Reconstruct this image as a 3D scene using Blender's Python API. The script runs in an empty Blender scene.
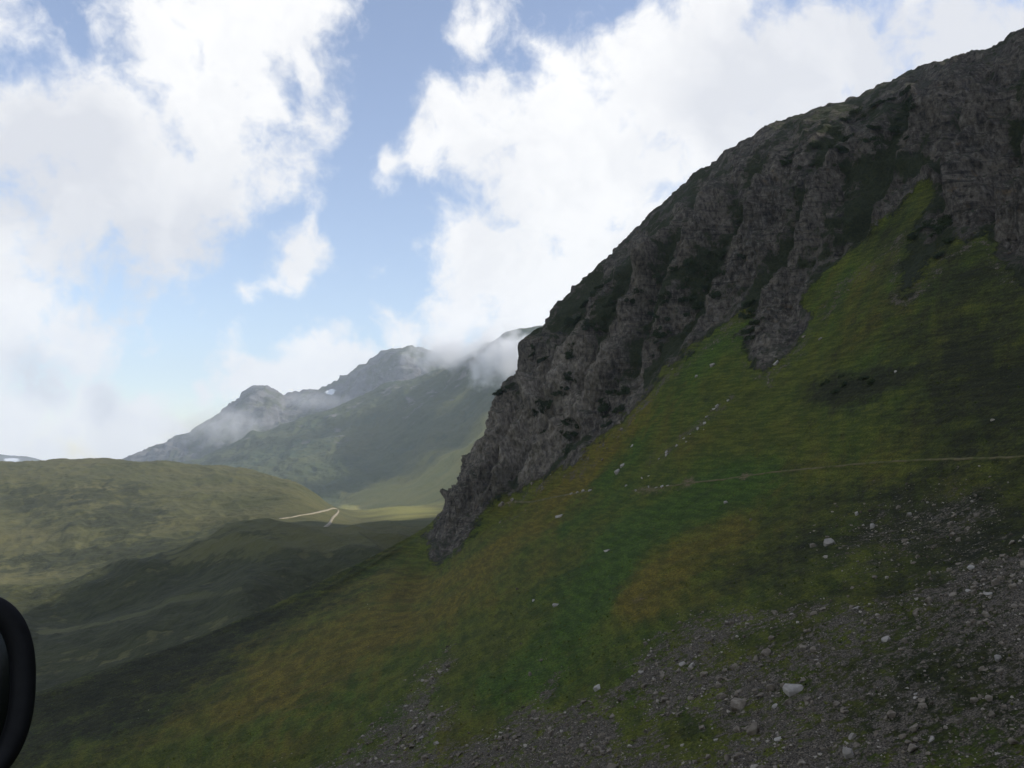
import bpy, bmesh, math, random
import numpy as np
from mathutils import Vector, Matrix

random.seed(7)
RNG = np.random.default_rng(11)
R = math.radians
scene = bpy.context.scene

# ------------------------------------------------------------------ camera
F = 512.0 / math.tan(R(31.0))                 # focal length in pixels, 62 degrees wide
HORIZON = 450.0                               # picture row of the eye level
PITCH = math.atan((HORIZON - 384.0) / F)
cam_data = bpy.data.cameras.new("camera")
cam_data.angle = R(62.0)
cam_data.clip_start = 0.05
cam_data.clip_end = 60000.0
cam = bpy.data.objects.new("camera", cam_data)
scene.collection.objects.link(cam)
cam.location = (0, 0, 0)
cam.rotation_euler = (R(90) + PITCH, 0, 0)
scene.camera = cam
CP, SP = math.cos(PITCH), math.sin(PITCH)


def ray(px, py):
    """direction (unnormalised) of a picture point"""
    u = (np.asarray(px, float) - 512.0) / F
    v = -(np.asarray(py, float) - 384.0) / F
    return np.stack([u, CP - SP * v, SP + CP * v], -1)


def at(px, py, Y):
    d = ray(px, py)
    return d * (np.asarray(Y, float) / d[..., 1])[..., None]


def project(P):
    yc = CP * P[..., 1] + SP * P[..., 2]
    zc = -SP * P[..., 1] + CP * P[..., 2]
    yc = np.where(np.abs(yc) < 1e-3, 1e-3, yc)
    return 512.0 + F * P[..., 0] / yc, 384.0 - F * zc / yc


# ------------------------------------------------------------------ render and exposure
scene.render.engine = 'CYCLES'
cy = scene.cycles
cy.use_denoising = True
try:
    cy.denoiser = 'OPENIMAGEDENOISE'
except Exception:
    pass
cy.max_bounces = 6
cy.diffuse_bounces = 3
cy.glossy_bounces = 2
cy.transmission_bounces = 2
cy.volume_bounces = 4
cy.transparent_max_bounces = 8
cy.volume_step_rate = 1.0
cy.volume_max_steps = 128
vs = scene.view_settings
vs.view_transform = 'Standard'
vs.look = 'None'
vs.exposure = 0.2
vs.gamma = 1.0
vs.use_curve_mapping = False

# ------------------------------------------------------------------ sun and sky
SUN_EL, SUN_AZ = R(33.0), R(92.0)             # azimuth clockwise from +Y: high over the right-hand ridge
sun_dir = Vector((math.sin(SUN_AZ) * math.cos(SUN_EL), math.cos(SUN_AZ) * math.cos(SUN_EL), math.sin(SUN_EL)))
sd = bpy.data.lights.new("sun", 'SUN')
sd.energy = 4.2
sd.angle = R(0.5)
sd.color = (1.0, 0.94, 0.83)
sun = bpy.data.objects.new("sun", sd)
scene.collection.objects.link(sun)
sun.rotation_euler = sun_dir.to_track_quat('Z', 'Y').to_euler()

SKY_STRENGTH = 0.1
world = bpy.data.worlds.new("World")
scene.world = world
world.use_nodes = True
wt = world.node_tree
wt.nodes.clear()


class NT:
    """small helper for building node trees"""
    def __init__(self, tree):
        self.t = tree

    def n(self, typ, **kw):
        nd = self.t.nodes.new(typ)
        for k, v in kw.items():
            setattr(nd, k, v)
        return nd

    def set(self, sock, v):
        if isinstance(v, bpy.types.NodeSocket):
            self.t.links.new(v, sock)
        elif v is not None:
            sock.default_value = v

    def math(self, op, a, b=None, c=None, clamp=False):
        nd = self.n('ShaderNodeMath', operation=op)
        nd.use_clamp = clamp
        self.set(nd.inputs[0], a)
        self.set(nd.inputs[1], b)
        self.set(nd.inputs[2], c)
        return nd.outputs[0]

    def vmath(self, op, a, b=None, out=0, scale=None):
        nd = self.n('ShaderNodeVectorMath', operation=op)
        self.set(nd.inputs[0], a)
        self.set(nd.inputs[1], b)
        if scale is not None:
            self.set(nd.inputs['Scale'], scale)
        return nd.outputs[out]

    def noise(self, vec, scale, detail=4, rough=0.55, dist=0.0, color=False, dims='3D'):
        nd = self.n('ShaderNodeTexNoise')
        nd.noise_dimensions = dims
        self.set(nd.inputs['Vector'], vec)
        nd.inputs['Scale'].default_value = scale
        nd.inputs['Detail'].default_value = detail
        nd.inputs['Roughness'].default_value = rough
        nd.inputs['Distortion'].default_value = dist
        return nd.outputs['Color' if color else 0]

    def smooth(self, v, a, b, lo=0.0, hi=1.0):
        nd = self.n('ShaderNodeMapRange', interpolation_type='SMOOTHSTEP')
        self.set(nd.inputs['Value'], v)
        for i, x in enumerate((a, b, lo, hi)):
            self.set(nd.inputs[1 + i], x)
        return nd.outputs[0]

    def mix(self, f, a, b, mode='MIX'):
        nd = self.n('ShaderNodeMix', data_type='RGBA', blend_type=mode)
        self.set(nd.inputs[0], f)
        self.set(nd.inputs[6], a if isinstance(a, bpy.types.NodeSocket) else (*a[:3], 1))
        self.set(nd.inputs[7], b if isinstance(b, bpy.types.NodeSocket) else (*b[:3], 1))
        return nd.outputs[2]

    def attr(self, name):
        nd = self.n('ShaderNodeAttribute', attribute_type='GEOMETRY', attribute_name=name)
        return nd.outputs['Fac']


def build_sky():
    g = NT(wt)
    out = g.n('ShaderNodeOutputWorld')
    bg = g.n('ShaderNodeBackground')
    bg.inputs['Strength'].default_value = SKY_STRENGTH
    wt.links.new(bg.outputs[0], out.inputs[0])
    sky = g.n('ShaderNodeTexSky')
    sky.sky_type = 'NISHITA'
    sky.sun_disc = False
    sky.sun_elevation = SUN_EL
    sky.sun_rotation = SUN_AZ
    sky.altitude = 1800
    sky.air_density = 1.0
    sky.dust_density = 1.6
    sky.ozone_density = 1.2
    co = g.n('ShaderNodeTexCoord').outputs['Generated']
    d = g.vmath('NORMALIZE', co)
    # turbulence of the cloud edges
    w1 = g.vmath('SUBTRACT', g.noise(d, 5.0, 3, 0.5, color=True), (0.5, 0.5, 0.5))
    dw = g.vmath('ADD', d, g.vmath('SCALE', w1, scale=0.10))
    w2 = g.vmath('SUBTRACT', g.noise(d, 16.0, 3, 0.5, color=True), (0.5, 0.5, 0.5))
    dw = g.vmath('ADD', dw, g.vmath('SCALE', w2, scale=0.06))
    # cloud masses: direction (as a picture point), angular size in pixels, weight
    masses = [
        (20, 130, 85, 1), (100, 120, 75, 1), (170, 75, 72, 1), (235, 40, 85, 1), (285, 45, 55, 1), (205, 130, 95, 1),
        (130, 175, 90, 1), (40, 195, 85, 1), (240, 130, 60, .8), (315, 80, 26, .7), (-60, 150, 150, 1), (10, 40, 40, .6),
        (160, 262, 54, .44), (50, 258, 50, .5), (210, 228, 36, .36),
        (10, 310, 52, 1), (58, 328, 40, .9), (0, 395, 66, .9), (65, 415, 56, .8), (150, 422, 48, .65), (50, 450, 80, .8),
        (210, 410, 42, .6), (156, 338, 22, .55), (-80, 400, 140, 1), (130, 450, 66, .8),
        (308, 252, 30, 1.0), (296, 268, 24, .9), (280, 278, 18, .7), (245, 291, 14, .6),
        (272, 384, 40, 1.1), (300, 376, 42, 1.15), (332, 380, 36, 1.1), (362, 380, 22, .9), (248, 404, 30, .9), (405, 336, 26, .8), (385, 335, 16, .7),
        (490, 22, 38, .85), (470, 42, 22, .7), (385, 158, 28, .8), (418, 138, 34, .85), (455, 118, 38, .9), (505, 95, 40, .95),
        (480, 150, 45, .9), (530, 120, 42, .9), (555, 165, 55, 1), (440, 170, 30, .7), (520, 190, 40, .9),
        (490, 258, 50, 1), (525, 290, 62, 1), (575, 225, 85, 1), (610, 150, 80, 1), (680, 110, 80, 1), (755, 70, 85, 1),
        (740, 15, 50, 1), (850, 68, 76, 1), (955, 92, 66, 1), (640, 260, 110, 1), (480, 320, 48, .9), (520, 340, 60, 1),
        (455, 345, 34, .8), (1022, 50, 50, 1), (850, 10, 36, .7), (800, 150, 150, 1), (1100, 60, 120, 1),
        (640, 330, 120, 1),
    ]
    best = None
    for (px, py, r, wgt) in masses:
        v = ray(px, py)
        L = float(np.linalg.norm(v))
        v = v / L
        rad = r / F / L * 1.75
        dist = g.vmath('DISTANCE', dw, tuple(v), out=1)
        # 1 in the middle falling to 0 at the rim, scaled by the weight
        f = g.math('MULTIPLY_ADD', dist, -wgt / rad, wgt)
        best = f if best is None else g.math('SMOOTH_MAX', best, f, 0.2)
    # elsewhere in the sky (outside the view): scattered cumulus from noise alone
    sep = g.n('ShaderNodeSeparateXYZ')
    wt.links.new(d, sep.inputs[0])
    away = g.smooth(sep.outputs[1], 0.55, 0.75, 1.0, 0.0)
    big = g.smooth(g.noise(d, 2.2, 4, 0.55), 0.47, 0.62)
    best = g.math('MAXIMUM', best, g.math('MULTIPLY', g.math('MULTIPLY', big, away), 0.7))
    det = g.noise(g.vmath('ADD', g.vmath('SCALE', d, scale=0.5), g.vmath('SCALE', dw, scale=0.5)), 15.0, 10, 0.60)
    det2 = g.noise(dw, 4.5, 5, 0.55)
    dens = g.math('ADD', best, g.math('MULTIPLY', g.math('SUBTRACT', det, 0.5), 1.8))
    dens = g.math('ADD', dens, g.math('MULTIPLY', g.math('SUBTRACT', det2, 0.5), 0.5))
    alpha = g.smooth(dens, 0.20, 0.68)
    # thicker cloud: greyer bases in places, bright tops elsewhere
    thick = g.smooth(g.noise(dw, 8.0, 7, 0.6), 0.36, 0.66)
    gl = None
    for (px, py, r) in [(20, 165, 75), (70, 170, 60), (120, 255, 70), (60, 235, 60), (200, 245, 50), (40, 368, 26), (110, 384, 26), (880, 70, 110), (990, 70, 90), (780, 110, 90), (860, 120, 60)]:
        v = ray(px, py)
        L = float(np.linalg.norm(v))
        dist = g.vmath('DISTANCE', dw, tuple(v / L), out=1)
        k = g.math('MULTIPLY_ADD', dist, -1.0 / (r / F / L * 1.5), 1.0)
        gl = k if gl is None else g.math('MAXIMUM', gl, k)
    grey = g.math('MULTIPLY', g.smooth(gl, 0.0, 0.8), 0.8)
    grey = g.math('ADD', grey, g.math('MULTIPLY', thick, 0.42), clamp=True)
    ccol = g.mix(grey, (9.6, 9.5, 9.4), (6.9, 7.0, 7.4))
    ccol = g.vmath('SCALE', ccol, scale=g.smooth(sep.outputs[2], 0.02, 0.25, 1.22, 1.0))
    hz = g.smooth(sep.outputs[2], 0.0, 0.42)
    skc = g.mix(1.0, sky.outputs[0], g.mix(hz, (2.05, 1.9, 1.75), (2.25, 1.98, 1.88)), 'MULTIPLY')
    col = g.mix(alpha, skc, ccol)
    wt.links.new(col, bg.inputs['Color'])


build_sky()
try:
    world.cycles.sampling_method = 'MANUAL'
    world.cycles.sample_map_resolution = 1024
except Exception:
    pass


# ------------------------------------------------------------------ small helpers
def tag(o, label=None, cat=None, group=None, kind=None):
    if label:
        o['label'] = label
    if cat:
        o['category'] = cat
    if group:
        o['group'] = group
    if kind:
        o['kind'] = kind
    return o


def link(o):
    scene.collection.objects.link(o)
    return o


_perm = np.random.default_rng(3).permutation(256).astype(np.int64)
_perm = np.concatenate([_perm, _perm, _perm])
_grad = np.random.default_rng(5).normal(size=(256, 3))
_grad /= np.linalg.norm(_grad, axis=1, keepdims=True)
_grad = _grad.astype(np.float32)


def perlin(P):
    P = np.asarray(P, np.float32)
    i = np.floor(P).astype(np.int64)
    f = P - i
    i &= 255
    w = f * f * f * (f * (f * 6 - 15) + 10)
    res = np.zeros(P.shape[:-1], np.float32)
    for dx in (0, 1):
        for dy in (0, 1):
            for dz in (0, 1):
                h = _perm[_perm[_perm[i[..., 0] + dx] + i[..., 1] + dy] + i[..., 2] + dz]
                gr = _grad[h]
                dot = gr[..., 0] * (f[..., 0] - dx) + gr[..., 1] * (f[..., 1] - dy) + gr[..., 2] * (f[..., 2] - dz)
                wx = w[..., 0] if dx else 1 - w[..., 0]
                wy = w[..., 1] if dy else 1 - w[..., 1]
                wz = w[..., 2] if dz else 1 - w[..., 2]
                res += dot * wx * wy * wz
    return res * 1.6


def fbm(P, size, octaves=4, gain=0.5, ridged=False, off=0.0):
    amp, tot, res = 1.0, 0.0, 0.0
    q = np.asarray(P) / size + off + 31.7
    for k in range(octaves):
        nz = perlin(q)
        if ridged:
            nz = 1.0 - 2.0 * np.abs(nz)
        res = res + amp * nz
        tot += amp
        amp *= gain
        q = q * 2.03 + 7.31
    return res / tot


def sstep(x, a, b):
    t = np.clip((x - a) / (b - a), 0, 1)
    return t * t * (3 - 2 * t)


def cr_matrix(n, ts):
    """weights of Catmull-Rom interpolation through n knots at parameters ts"""
    W = np.zeros((len(ts), n))
    for r, t in enumerate(ts):
        i = min(int(math.floor(t)), n - 2)
        s = t - i
        w = [-.5 * s + s * s - .5 * s ** 3, 1 - 2.5 * s * s + 1.5 * s ** 3, .5 * s + 2 * s * s - 1.5 * s ** 3, -.5 * s * s + .5 * s ** 3]
        for k, wk in zip((i - 1, i, i + 1, i + 2), w):
            if k < 0:
                W[r, 0] += 2 * wk
                W[r, 1] -= wk
            elif k > n - 1:
                W[r, n - 1] += 2 * wk
                W[r, n - 2] -= wk
            else:
                W[r, k] += wk
    return W


def params(counts):
    ts = []
    for i, c in enumerate(counts):
        ts += list(i + np.arange(c) / c)
    ts.append(float(len(counts)))
    return np.array(ts)


def loft(C, ru, cu):
    """surface through control points C[row][col]; ru, cu: samples per interval"""
    C = np.asarray(C, float)
    tr, tc = params(ru), params(cu)
    A, B = cr_matrix(C.shape[0], tr), cr_matrix(C.shape[1], tc)
    return np.einsum('ri,ijk,cj->rck', A, C, B), tr, tc


def grid_normals(G):
    du = np.gradient(G, axis=1)
    dv = np.gradient(G, axis=0)
    n = np.cross(du, dv)
    return n / (np.linalg.norm(n, axis=-1, keepdims=True) + 1e-9)


def mesh_from(name, verts, faces, attrs=None, mat=None, smooth=True):
    verts = np.ascontiguousarray(verts.reshape(-1, 3), np.float32)
    faces = np.ascontiguousarray(faces, np.int32)
    me = bpy.data.meshes.new(name)
    me.vertices.add(len(verts))
    me.vertices.foreach_set('co', verts.ravel())
    k = faces.shape[1]
    me.loops.add(faces.size)
    me.loops.foreach_set('vertex_index', faces.ravel())
    me.polygons.add(len(faces))
    me.polygons.foreach_set('loop_start', np.arange(0, faces.size, k, dtype=np.int32))
    me.polygons.foreach_set('loop_total', np.full(len(faces), k, np.int32))
    me.polygons.foreach_set('use_smooth', np.full(len(faces), smooth))
    for an, av in (attrs or {}).items():
        a = me.attributes.new(an, 'FLOAT', 'POINT')
        a.data.foreach_set('value', np.ascontiguousarray(av.ravel(), np.float32))
    me.update()
    me.validate()
    if mat:
        me.materials.append(mat)
    return me


def grid_faces(nr, nc):
    i = np.arange(nr * nc).reshape(nr, nc)
    return np.stack([i[:-1, :-1], i[:-1, 1:], i[1:, 1:], i[1:, :-1]], -1).reshape(-1, 4)


def grid_object(name, G, attrs, mat, smooth=True):
    o = bpy.data.objects.new(name, mesh_from(name, G, grid_faces(*G.shape[:2]), attrs, mat, smooth))
    return link(o)


def sub_mesh(name, G, faces, attrs, mat, smooth=True):
    V = G.reshape(-1, 3)
    used = np.unique(faces)
    remap = np.full(len(V), -1, np.int64)
    remap[used] = np.arange(len(used))
    o = bpy.data.objects.new(name, mesh_from(name, V[used], remap[faces], {k: v.ravel()[used] for k, v in attrs.items()}, mat, smooth))
    return link(o)


def poly_sd(px, py, poly):
    """signed distance (positive inside) of picture points to an outline"""
    P = np.array(poly, float)
    Q = np.roll(P, -1, axis=0)
    d2 = np.full(px.shape, 1e12)
    ins = np.zeros(px.shape, bool)
    for (ax, ay), (bx, by) in zip(P, Q):
        ex, ey = bx - ax, by - ay
        t = np.clip(((px - ax) * ex + (py - ay) * ey) / (ex * ex + ey * ey + 1e-9), 0, 1)
        d2 = np.minimum(d2, (px - ax - t * ex) ** 2 + (py - ay - t * ey) ** 2)
        if by != ay:
            c = ((ay > py) != (by > py)) & (px < ex * (py - ay) / (by - ay) + ax)
            ins ^= c
    d = np.sqrt(d2)
    return np.where(ins, d, -d)


def line_d(px, py, pts):
    d2 = np.full(px.shape, 1e12)
    for (ax, ay), (bx, by) in zip(pts[:-1], pts[1:]):
        ex, ey = bx - ax, by - ay
        t = np.clip(((px - ax) * ex + (py - ay) * ey) / (ex * ex + ey * ey + 1e-9), 0, 1)
        d2 = np.minimum(d2, (px - ax - t * ex) ** 2 + (py - ay - t * ey) ** 2)
    return np.sqrt(d2)


def blob(px, py, cx, cy_, rx, ry, ang=0.0):
    c, s = math.cos(R(ang)), math.sin(R(ang))
    x, y = px - cx, py - cy_
    a, b = (c * x + s * y) / rx, (-s * x + c * y) / ry
    return np.exp(-(a * a + b * b))


# ------------------------------------------------------------------ materials
def new_mat(name):
    m = bpy.data.materials.new(name)
    m.use_nodes = True
    nt = m.node_tree
    bsdf = nt.nodes['Principled BSDF']
    bsdf.inputs['Roughness'].default_value = 0.95
    if 'Specular IOR Level' in bsdf.inputs:
        bsdf.inputs['Specular IOR Level'].default_value = 0.15
    return m, NT(nt), bsdf


def bump(g, bsdf, h, strength, dist):
    b = g.n('ShaderNodeBump')
    b.inputs['Strength'].default_value = strength
    b.inputs['Distance'].default_value = dist
    g.set(b.inputs['Height'], h)
    g.t.links.new(b.outputs[0], bsdf.inputs['Normal'])


def pos(g):
    return g.n('ShaderNodeNewGeometry').outputs['Position']


def mat_slope():
    """near mountain side: grass, rock, scree and bare earth, mixed by what grows where, plus painted shade"""
    m, g, b = new_mat("mountain_side")
    p = pos(g)
    n1 = g.noise(p, 0.035, 5, 0.55)
    n2 = g.noise(p, 0.22, 5, 0.6)
    n3 = g.noise(p, 1.1, 5, 0.65)
    n4 = g.noise(p, 2.6, 5, 0.7)
    dry = g.attr('dry')
    lush = g.attr('lush')
    heath_shade = g.attr('heath_shade')
    rock = g.attr('rock')
    scree = g.attr('scree')
    earth = g.attr('earth')
    dryf = g.smooth(g.math('ADD', dry, g.math('MULTIPLY', g.math('SUBTRACT', n2, 0.5), 1.3)), 0.05, 0.95)
    lushf = g.smooth(g.math('ADD', lush, g.math('MULTIPLY', g.math('SUBTRACT', n2, 0.5), 1.2)), 0.05, 0.95)
    grass = g.mix(g.smooth(n2, 0.3, 0.7), (0.094, 0.105, 0.015), (0.060, 0.076, 0.011))
    grass = g.mix(lushf, grass, g.mix(g.smooth(n3, 0.3, 0.7), (0.060, 0.104, 0.013), (0.043, 0.076, 0.010)))
    grass = g.mix(dryf, grass, g.mix(g.smooth(n3, 0.3, 0.7), (0.150, 0.116, 0.018), (0.112, 0.092, 0.014)))
    heaf = g.smooth(g.math('ADD', heath_shade, g.math('MULTIPLY', g.math('SUBTRACT', g.math('ADD', g.math('MULTIPLY', n2, 0.6), g.math('MULTIPLY', n3, 0.4)), 0.5), 1.6)), 0.05, 1.0)
    grass = g.mix(heaf, grass, g.mix(g.smooth(n3, 0.35, 0.65), (0.034, 0.035, 0.012), (0.018, 0.022, 0.008)))  # dark heather colour, also laid on as shade at right and lower left
    tm = g.n('ShaderNodeMapping')
    tm.inputs['Scale'].default_value = (0.10, 0.10, 1.1)
    g.set(tm.inputs['Vector'], p)
    terr = g.noise(tm.outputs[0], 1.0, 5, 0.65)
    grass = g.mix(g.smooth(terr, 0.38, 0.62), g.mix(1.0, grass, (0.68, 0.71, 0.70), 'MULTIPLY'), g.mix(1.0, grass, (1.20, 1.16, 1.08), 'MULTIPLY'))
    # tufts: fine light and dark mottling of the sward
    grass = g.mix(g.smooth(n4, 0.35, 0.68), g.mix(1.0, grass, (0.50, 0.52, 0.50), 'MULTIPLY'), g.mix(1.0, grass, (1.42, 1.36, 1.2), 'MULTIPLY'))
    # rock
    st = g.n('ShaderNodeMapping')
    st.inputs['Rotation'].default_value = (0.5, 0.45, 0.3)
    st.inputs['Scale'].default_value = (1.0, 1.0, 0.5)
    g.set(st.inputs['Vector'], p)
    r1 = g.noise(st.outputs[0], 0.12, 7, 0.68)
    r2 = g.noise(st.outputs[0], 0.6, 7, 0.72)
    rk = g.mix(g.smooth(r1, 0.32, 0.68), (0.050, 0.042, 0.033), (0.145, 0.121, 0.092))
    rk = g.mix(g.smooth(r2, 0.45, 0.75), rk, (0.235, 0.208, 0.170))
    rk = g.mix(g.smooth(r2, 0.50, 0.34), rk, (0.030, 0.026, 0.022))
    sm = g.n('ShaderNodeMapping')
    sm.inputs['Rotation'].default_value = (0.35, 0.6, 0.2)
    sm.inputs['Scale'].default_value = (0.06, 0.06, 0.75)
    g.set(sm.inputs['Vector'], p)
    bed = g.noise(sm.outputs[0], 1.0, 6, 0.7, 0.6)
    rk = g.mix(g.smooth(bed, 0.50, 0.34), rk, g.mix(1.0, rk, (0.42, 0.42, 0.44), 'MULTIPLY'))
    rk = g.mix(g.smooth(bed, 0.58, 0.70), rk, g.mix(1.0, rk, (1.35, 1.3, 1.2), 'MULTIPLY'))
    rk = g.mix(g.smooth(n2, 0.60, 0.78), rk, (0.17, 0.115, 0.06))
    rk = g.mix(g.smooth(g.math('ADD', g.attr('pale_rock'), g.math('MULTIPLY', g.math('SUBTRACT', n2, 0.5), 0.8)), 0.2, 0.9), rk, g.mix(g.smooth(r2, 0.35, 0.65), (0.105, 0.089, 0.069), (0.30, 0.257, 0.20)))
    nz = g.n('ShaderNodeSeparateXYZ')
    g.t.links.new(g.n('ShaderNodeNewGeometry').outputs['Normal'], nz.inputs[0])
    moss = g.attr('moss')
    ledge = g.smooth(g.math('ADD', nz.outputs[2], g.math('MULTIPLY', g.math('SUBTRACT', n3, 0.5), 0.7)), 0.62, 0.80)
    mossf = g.math('MAXIMUM', g.math('MULTIPLY', ledge, g.smooth(r2, 0.38, 0.62)), g.smooth(g.math('ADD', moss, g.math('MULTIPLY', g.math('SUBTRACT', g.math('ADD', g.math('MULTIPLY', n2, 0.55), g.math('MULTIPLY', r2, 0.45)), 0.5), 3.0)), 0.38, 0.66))
    rk = g.mix(mossf, rk, g.mix(g.smooth(n3, 0.35, 0.65), (0.040, 0.044, 0.017), (0.020, 0.026, 0.011)))
    # scree: stones of every size down to gravel
    vor = g.n('ShaderNodeTexVoronoi')
    vor.inputs['Scale'].default_value = 2.2
    g.set(vor.inputs['Vector'], p)
    vor2 = g.n('ShaderNodeTexVoronoi')
    vor2.inputs['Scale'].default_value = 5.5
    g.set(vor2.inputs['Vector'], p)
    sc = g.mix(g.math('MULTIPLY', vor.outputs['Distance'], 1.1), (0.195, 0.163, 0.121), (0.062, 0.050, 0.034))
    sc = g.mix(0.5, sc, g.mix(g.smooth(n3, 0.3, 0.7), (0.074, 0.060, 0.042), (0.225, 0.188, 0.141)))
    sc = g.mix(g.smooth(vor2.outputs['Distance'], 0.35, 0.75), sc, (0.04, 0.034, 0.026))
    scf = g.smooth(g.math('ADD', scree, g.math('MULTIPLY', g.math('SUBTRACT', g.math('ADD', g.math('MULTIPLY', n3, 0.6), g.math('MULTIPLY', n2, 0.4)), 0.5), 3.0)), 0.38, 0.62)
    col = g.mix(scf, grass, sc)
    eaf = g.smooth(g.math('ADD', earth, g.math('MULTIPLY', g.math('SUBTRACT', n3, 0.5), 1.1)), 0.4, 0.65)
    col = g.mix(eaf, col, g.mix(n3, (0.20, 0.14, 0.085), (0.13, 0.095, 0.055)))
    rkf = g.smooth(g.math('ADD', rock, g.math('MULTIPLY', g.math('SUBTRACT', g.math('ADD', g.math('MULTIPLY', n3, 0.5), g.math('MULTIPLY', n2, 0.5)), 0.5), 1.9)), 0.40, 0.60)
    col = g.mix(rkf, col, rk)
    g.t.links.new(col, b.inputs['Base Color'])
    hgt = g.math('ADD', g.math('MULTIPLY', n4, 0.35), g.math('MULTIPLY', n3, 0.9))
    hgt = g.math('ADD', hgt, g.math('MULTIPLY', g.math('MULTIPLY', r2, rkf), 2.2))
    bump(g, b, hgt, 0.9, 0.8)
    return m


def mat_hills(name, base, light, dark, rocky, s, bump_d):
    """distant grassy hills: green and straw meadows with sunlight in the colour, dark alder scrub, grey outcrops (per-vertex amounts)"""
    m, g, b = new_mat(name)
    p = pos(g)
    n1 = g.noise(p, s, 6, 0.6)
    n2 = g.noise(p, s * 4.5, 6, 0.65)
    n3 = g.noise(p, s * 14, 4, 0.65)
    col = g.mix(g.smooth(n1, 0.3, 0.7), base, light)
    col = g.mix(g.smooth(n2, 0.35, 0.7), col, g.mix(1.0, col, (0.70, 0.72, 0.72), 'MULTIPLY'))
    lit = g.smooth(g.math('ADD', g.attr('meadow_light'), g.math('MULTIPLY', g.math('SUBTRACT', n2, 0.5), 0.6)), 0.25, 0.75)
    col = g.mix(lit, col, g.mix(g.smooth(n2, 0.3, 0.7), (0.250, 0.222, 0.068), (0.185, 0.185, 0.055)))  # sunshine put into the grass colour
    scr = g.smooth(g.math('ADD', g.attr('scrub'), g.math('MULTIPLY', g.math('SUBTRACT', g.math('ADD', g.math('MULTIPLY', n2, 0.5), g.math('MULTIPLY', n3, 0.5)), 0.5), 2.4)), 0.40, 0.60)
    col = g.mix(scr, col, g.mix(g.smooth(n3, 0.35, 0.65), dark, tuple(x * 1.7 for x in dark)))
    rk = g.smooth(g.math('ADD', g.attr('rock'), g.math('MULTIPLY', g.math('SUBTRACT', n2, 0.5), 1.8)), 0.42, 0.66)
    col = g.mix(rk, col, g.mix(g.smooth(n3, 0.3, 0.7), rocky, tuple(x * 0.6 for x in rocky)))
    sn = g.smooth(g.attr('snow'), 0.45, 0.55)
    col = g.mix(sn, col, (0.80, 0.82, 0.85))
    g.t.links.new(col, b.inputs['Base Color'])
    bump(g, b, g.math('ADD', n2, g.math('MULTIPLY', n3, 0.6)), 0.7, bump_d)
    return m


def mat_stone(name, lo, hi):
    m, g, b = new_mat(name)
    oi = g.n('ShaderNodeObjectInfo')
    p = pos(g)
    n1 = g.noise(p, 1.4, 5, 0.6)
    n2 = g.noise(p, 9.0, 5, 0.7)
    col = g.mix(g.smooth(n1, 0.3, 0.7), lo, hi)
    col = g.mix(g.math('MULTIPLY', oi.outputs['Random'], 0.6), col, tuple(0.5 * (x + y) * k for x, y, k in zip(lo, hi, (0.62, 0.6, 0.58))))
    col = g.mix(g.smooth(n2, 0.55, 0.75), col, tuple(x * 0.45 for x in lo))
    g.t.links.new(col, b.inputs['Base Color'])
    bump(g, b, n2, 0.5, 0.06)
    return m


def mat_plain(name, c1, c2, scale, rough=0.9, metallic=0.0):
    m, g, b = new_mat(name)
    n = g.noise(pos(g), scale, 5, 0.6)
    g.t.links.new(g.mix(g.smooth(n, 0.3, 0.7), c1, c2), b.inputs['Base Color'])
    b.inputs['Roughness'].default_value = rough
    b.inputs['Metallic'].default_value = metallic
    return m


M_SLOPE = mat_slope()
M_MID = mat_hills("mid_hills", (0.072, 0.075, 0.027), (0.108, 0.100, 0.039), (0.029, 0.031, 0.012), (0.20, 0.185, 0.165), 0.006, 7.0)
M_FAR = mat_hills("far_mountain", (0.060, 0.078, 0.034), (0.088, 0.096, 0.040), (0.030, 0.044, 0.024), (0.19, 0.175, 0.165), 0.0018, 22.0)
M_BACK = mat_hills("rear_mountain", (0.070, 0.080, 0.045), (0.095, 0.095, 0.055), (0.045, 0.052, 0.040), (0.16, 0.155, 0.155), 0.0014, 30.0)
M_STONE = mat_stone("grey_stone", (0.130, 0.106, 0.078), (0.280, 0.236, 0.180))
M_PALE = mat_stone("pale_stone", (0.29, 0.26, 0.22), (0.46, 0.415, 0.355))
M_PATH = mat_plain("trodden_earth", (0.145, 0.112, 0.062), (0.062, 0.070, 0.016), 0.45)
M_ROAD = mat_plain("pale_gravel_road", (0.30, 0.26, 0.195), (0.20, 0.175, 0.115), 0.08)
M_LEAF = mat_plain("alder_leaves", (0.040, 0.054, 0.019), (0.024, 0.034, 0.013), 0.8)
M_STEM = mat_plain("alder_stems", (0.09, 0.07, 0.05), (0.06, 0.045, 0.035), 3.0)

# ------------------------------------------------------------------ near mountain side
# survey of the slope: each row runs across the valley side, each entry (picture x, picture y, distance)
ROW_BOTTOM = [(-250, 850, 205), (-120, 848, 190), (0, 846, 172), (100, 842, 156), (200, 840, 139), (300, 838, 123), (390, 836, 110), (480, 834, 97), (570, 832, 87),
              (680, 830, 78), (800, 830, 69), (950, 830, 60), (1100, 832, 53), (1300, 836, 46)]
ROW_M1 = [(-200, 800, 215), (-60, 782, 214), (55, 762, 210), (150, 742, 208), (250, 718, 206), (340, 690, 206), (412, 666, 208), (485, 658, 186), (575, 650, 162),
          (680, 640, 138), (795, 628, 120), (920, 618, 103), (1060, 616, 85), (1275, 620, 66)]
ROW_A = [(-150, 770, 228), (-20, 737, 238), (95, 702, 255), (195, 663, 285), (300, 618, 330), (388, 570, 400), (430, 575, 385), (492, 535, 375), (585, 494, 345),
         (680, 484, 270), (790, 470, 225), (890, 462, 190), (1024, 457, 150), (1250, 455, 108)]
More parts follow.
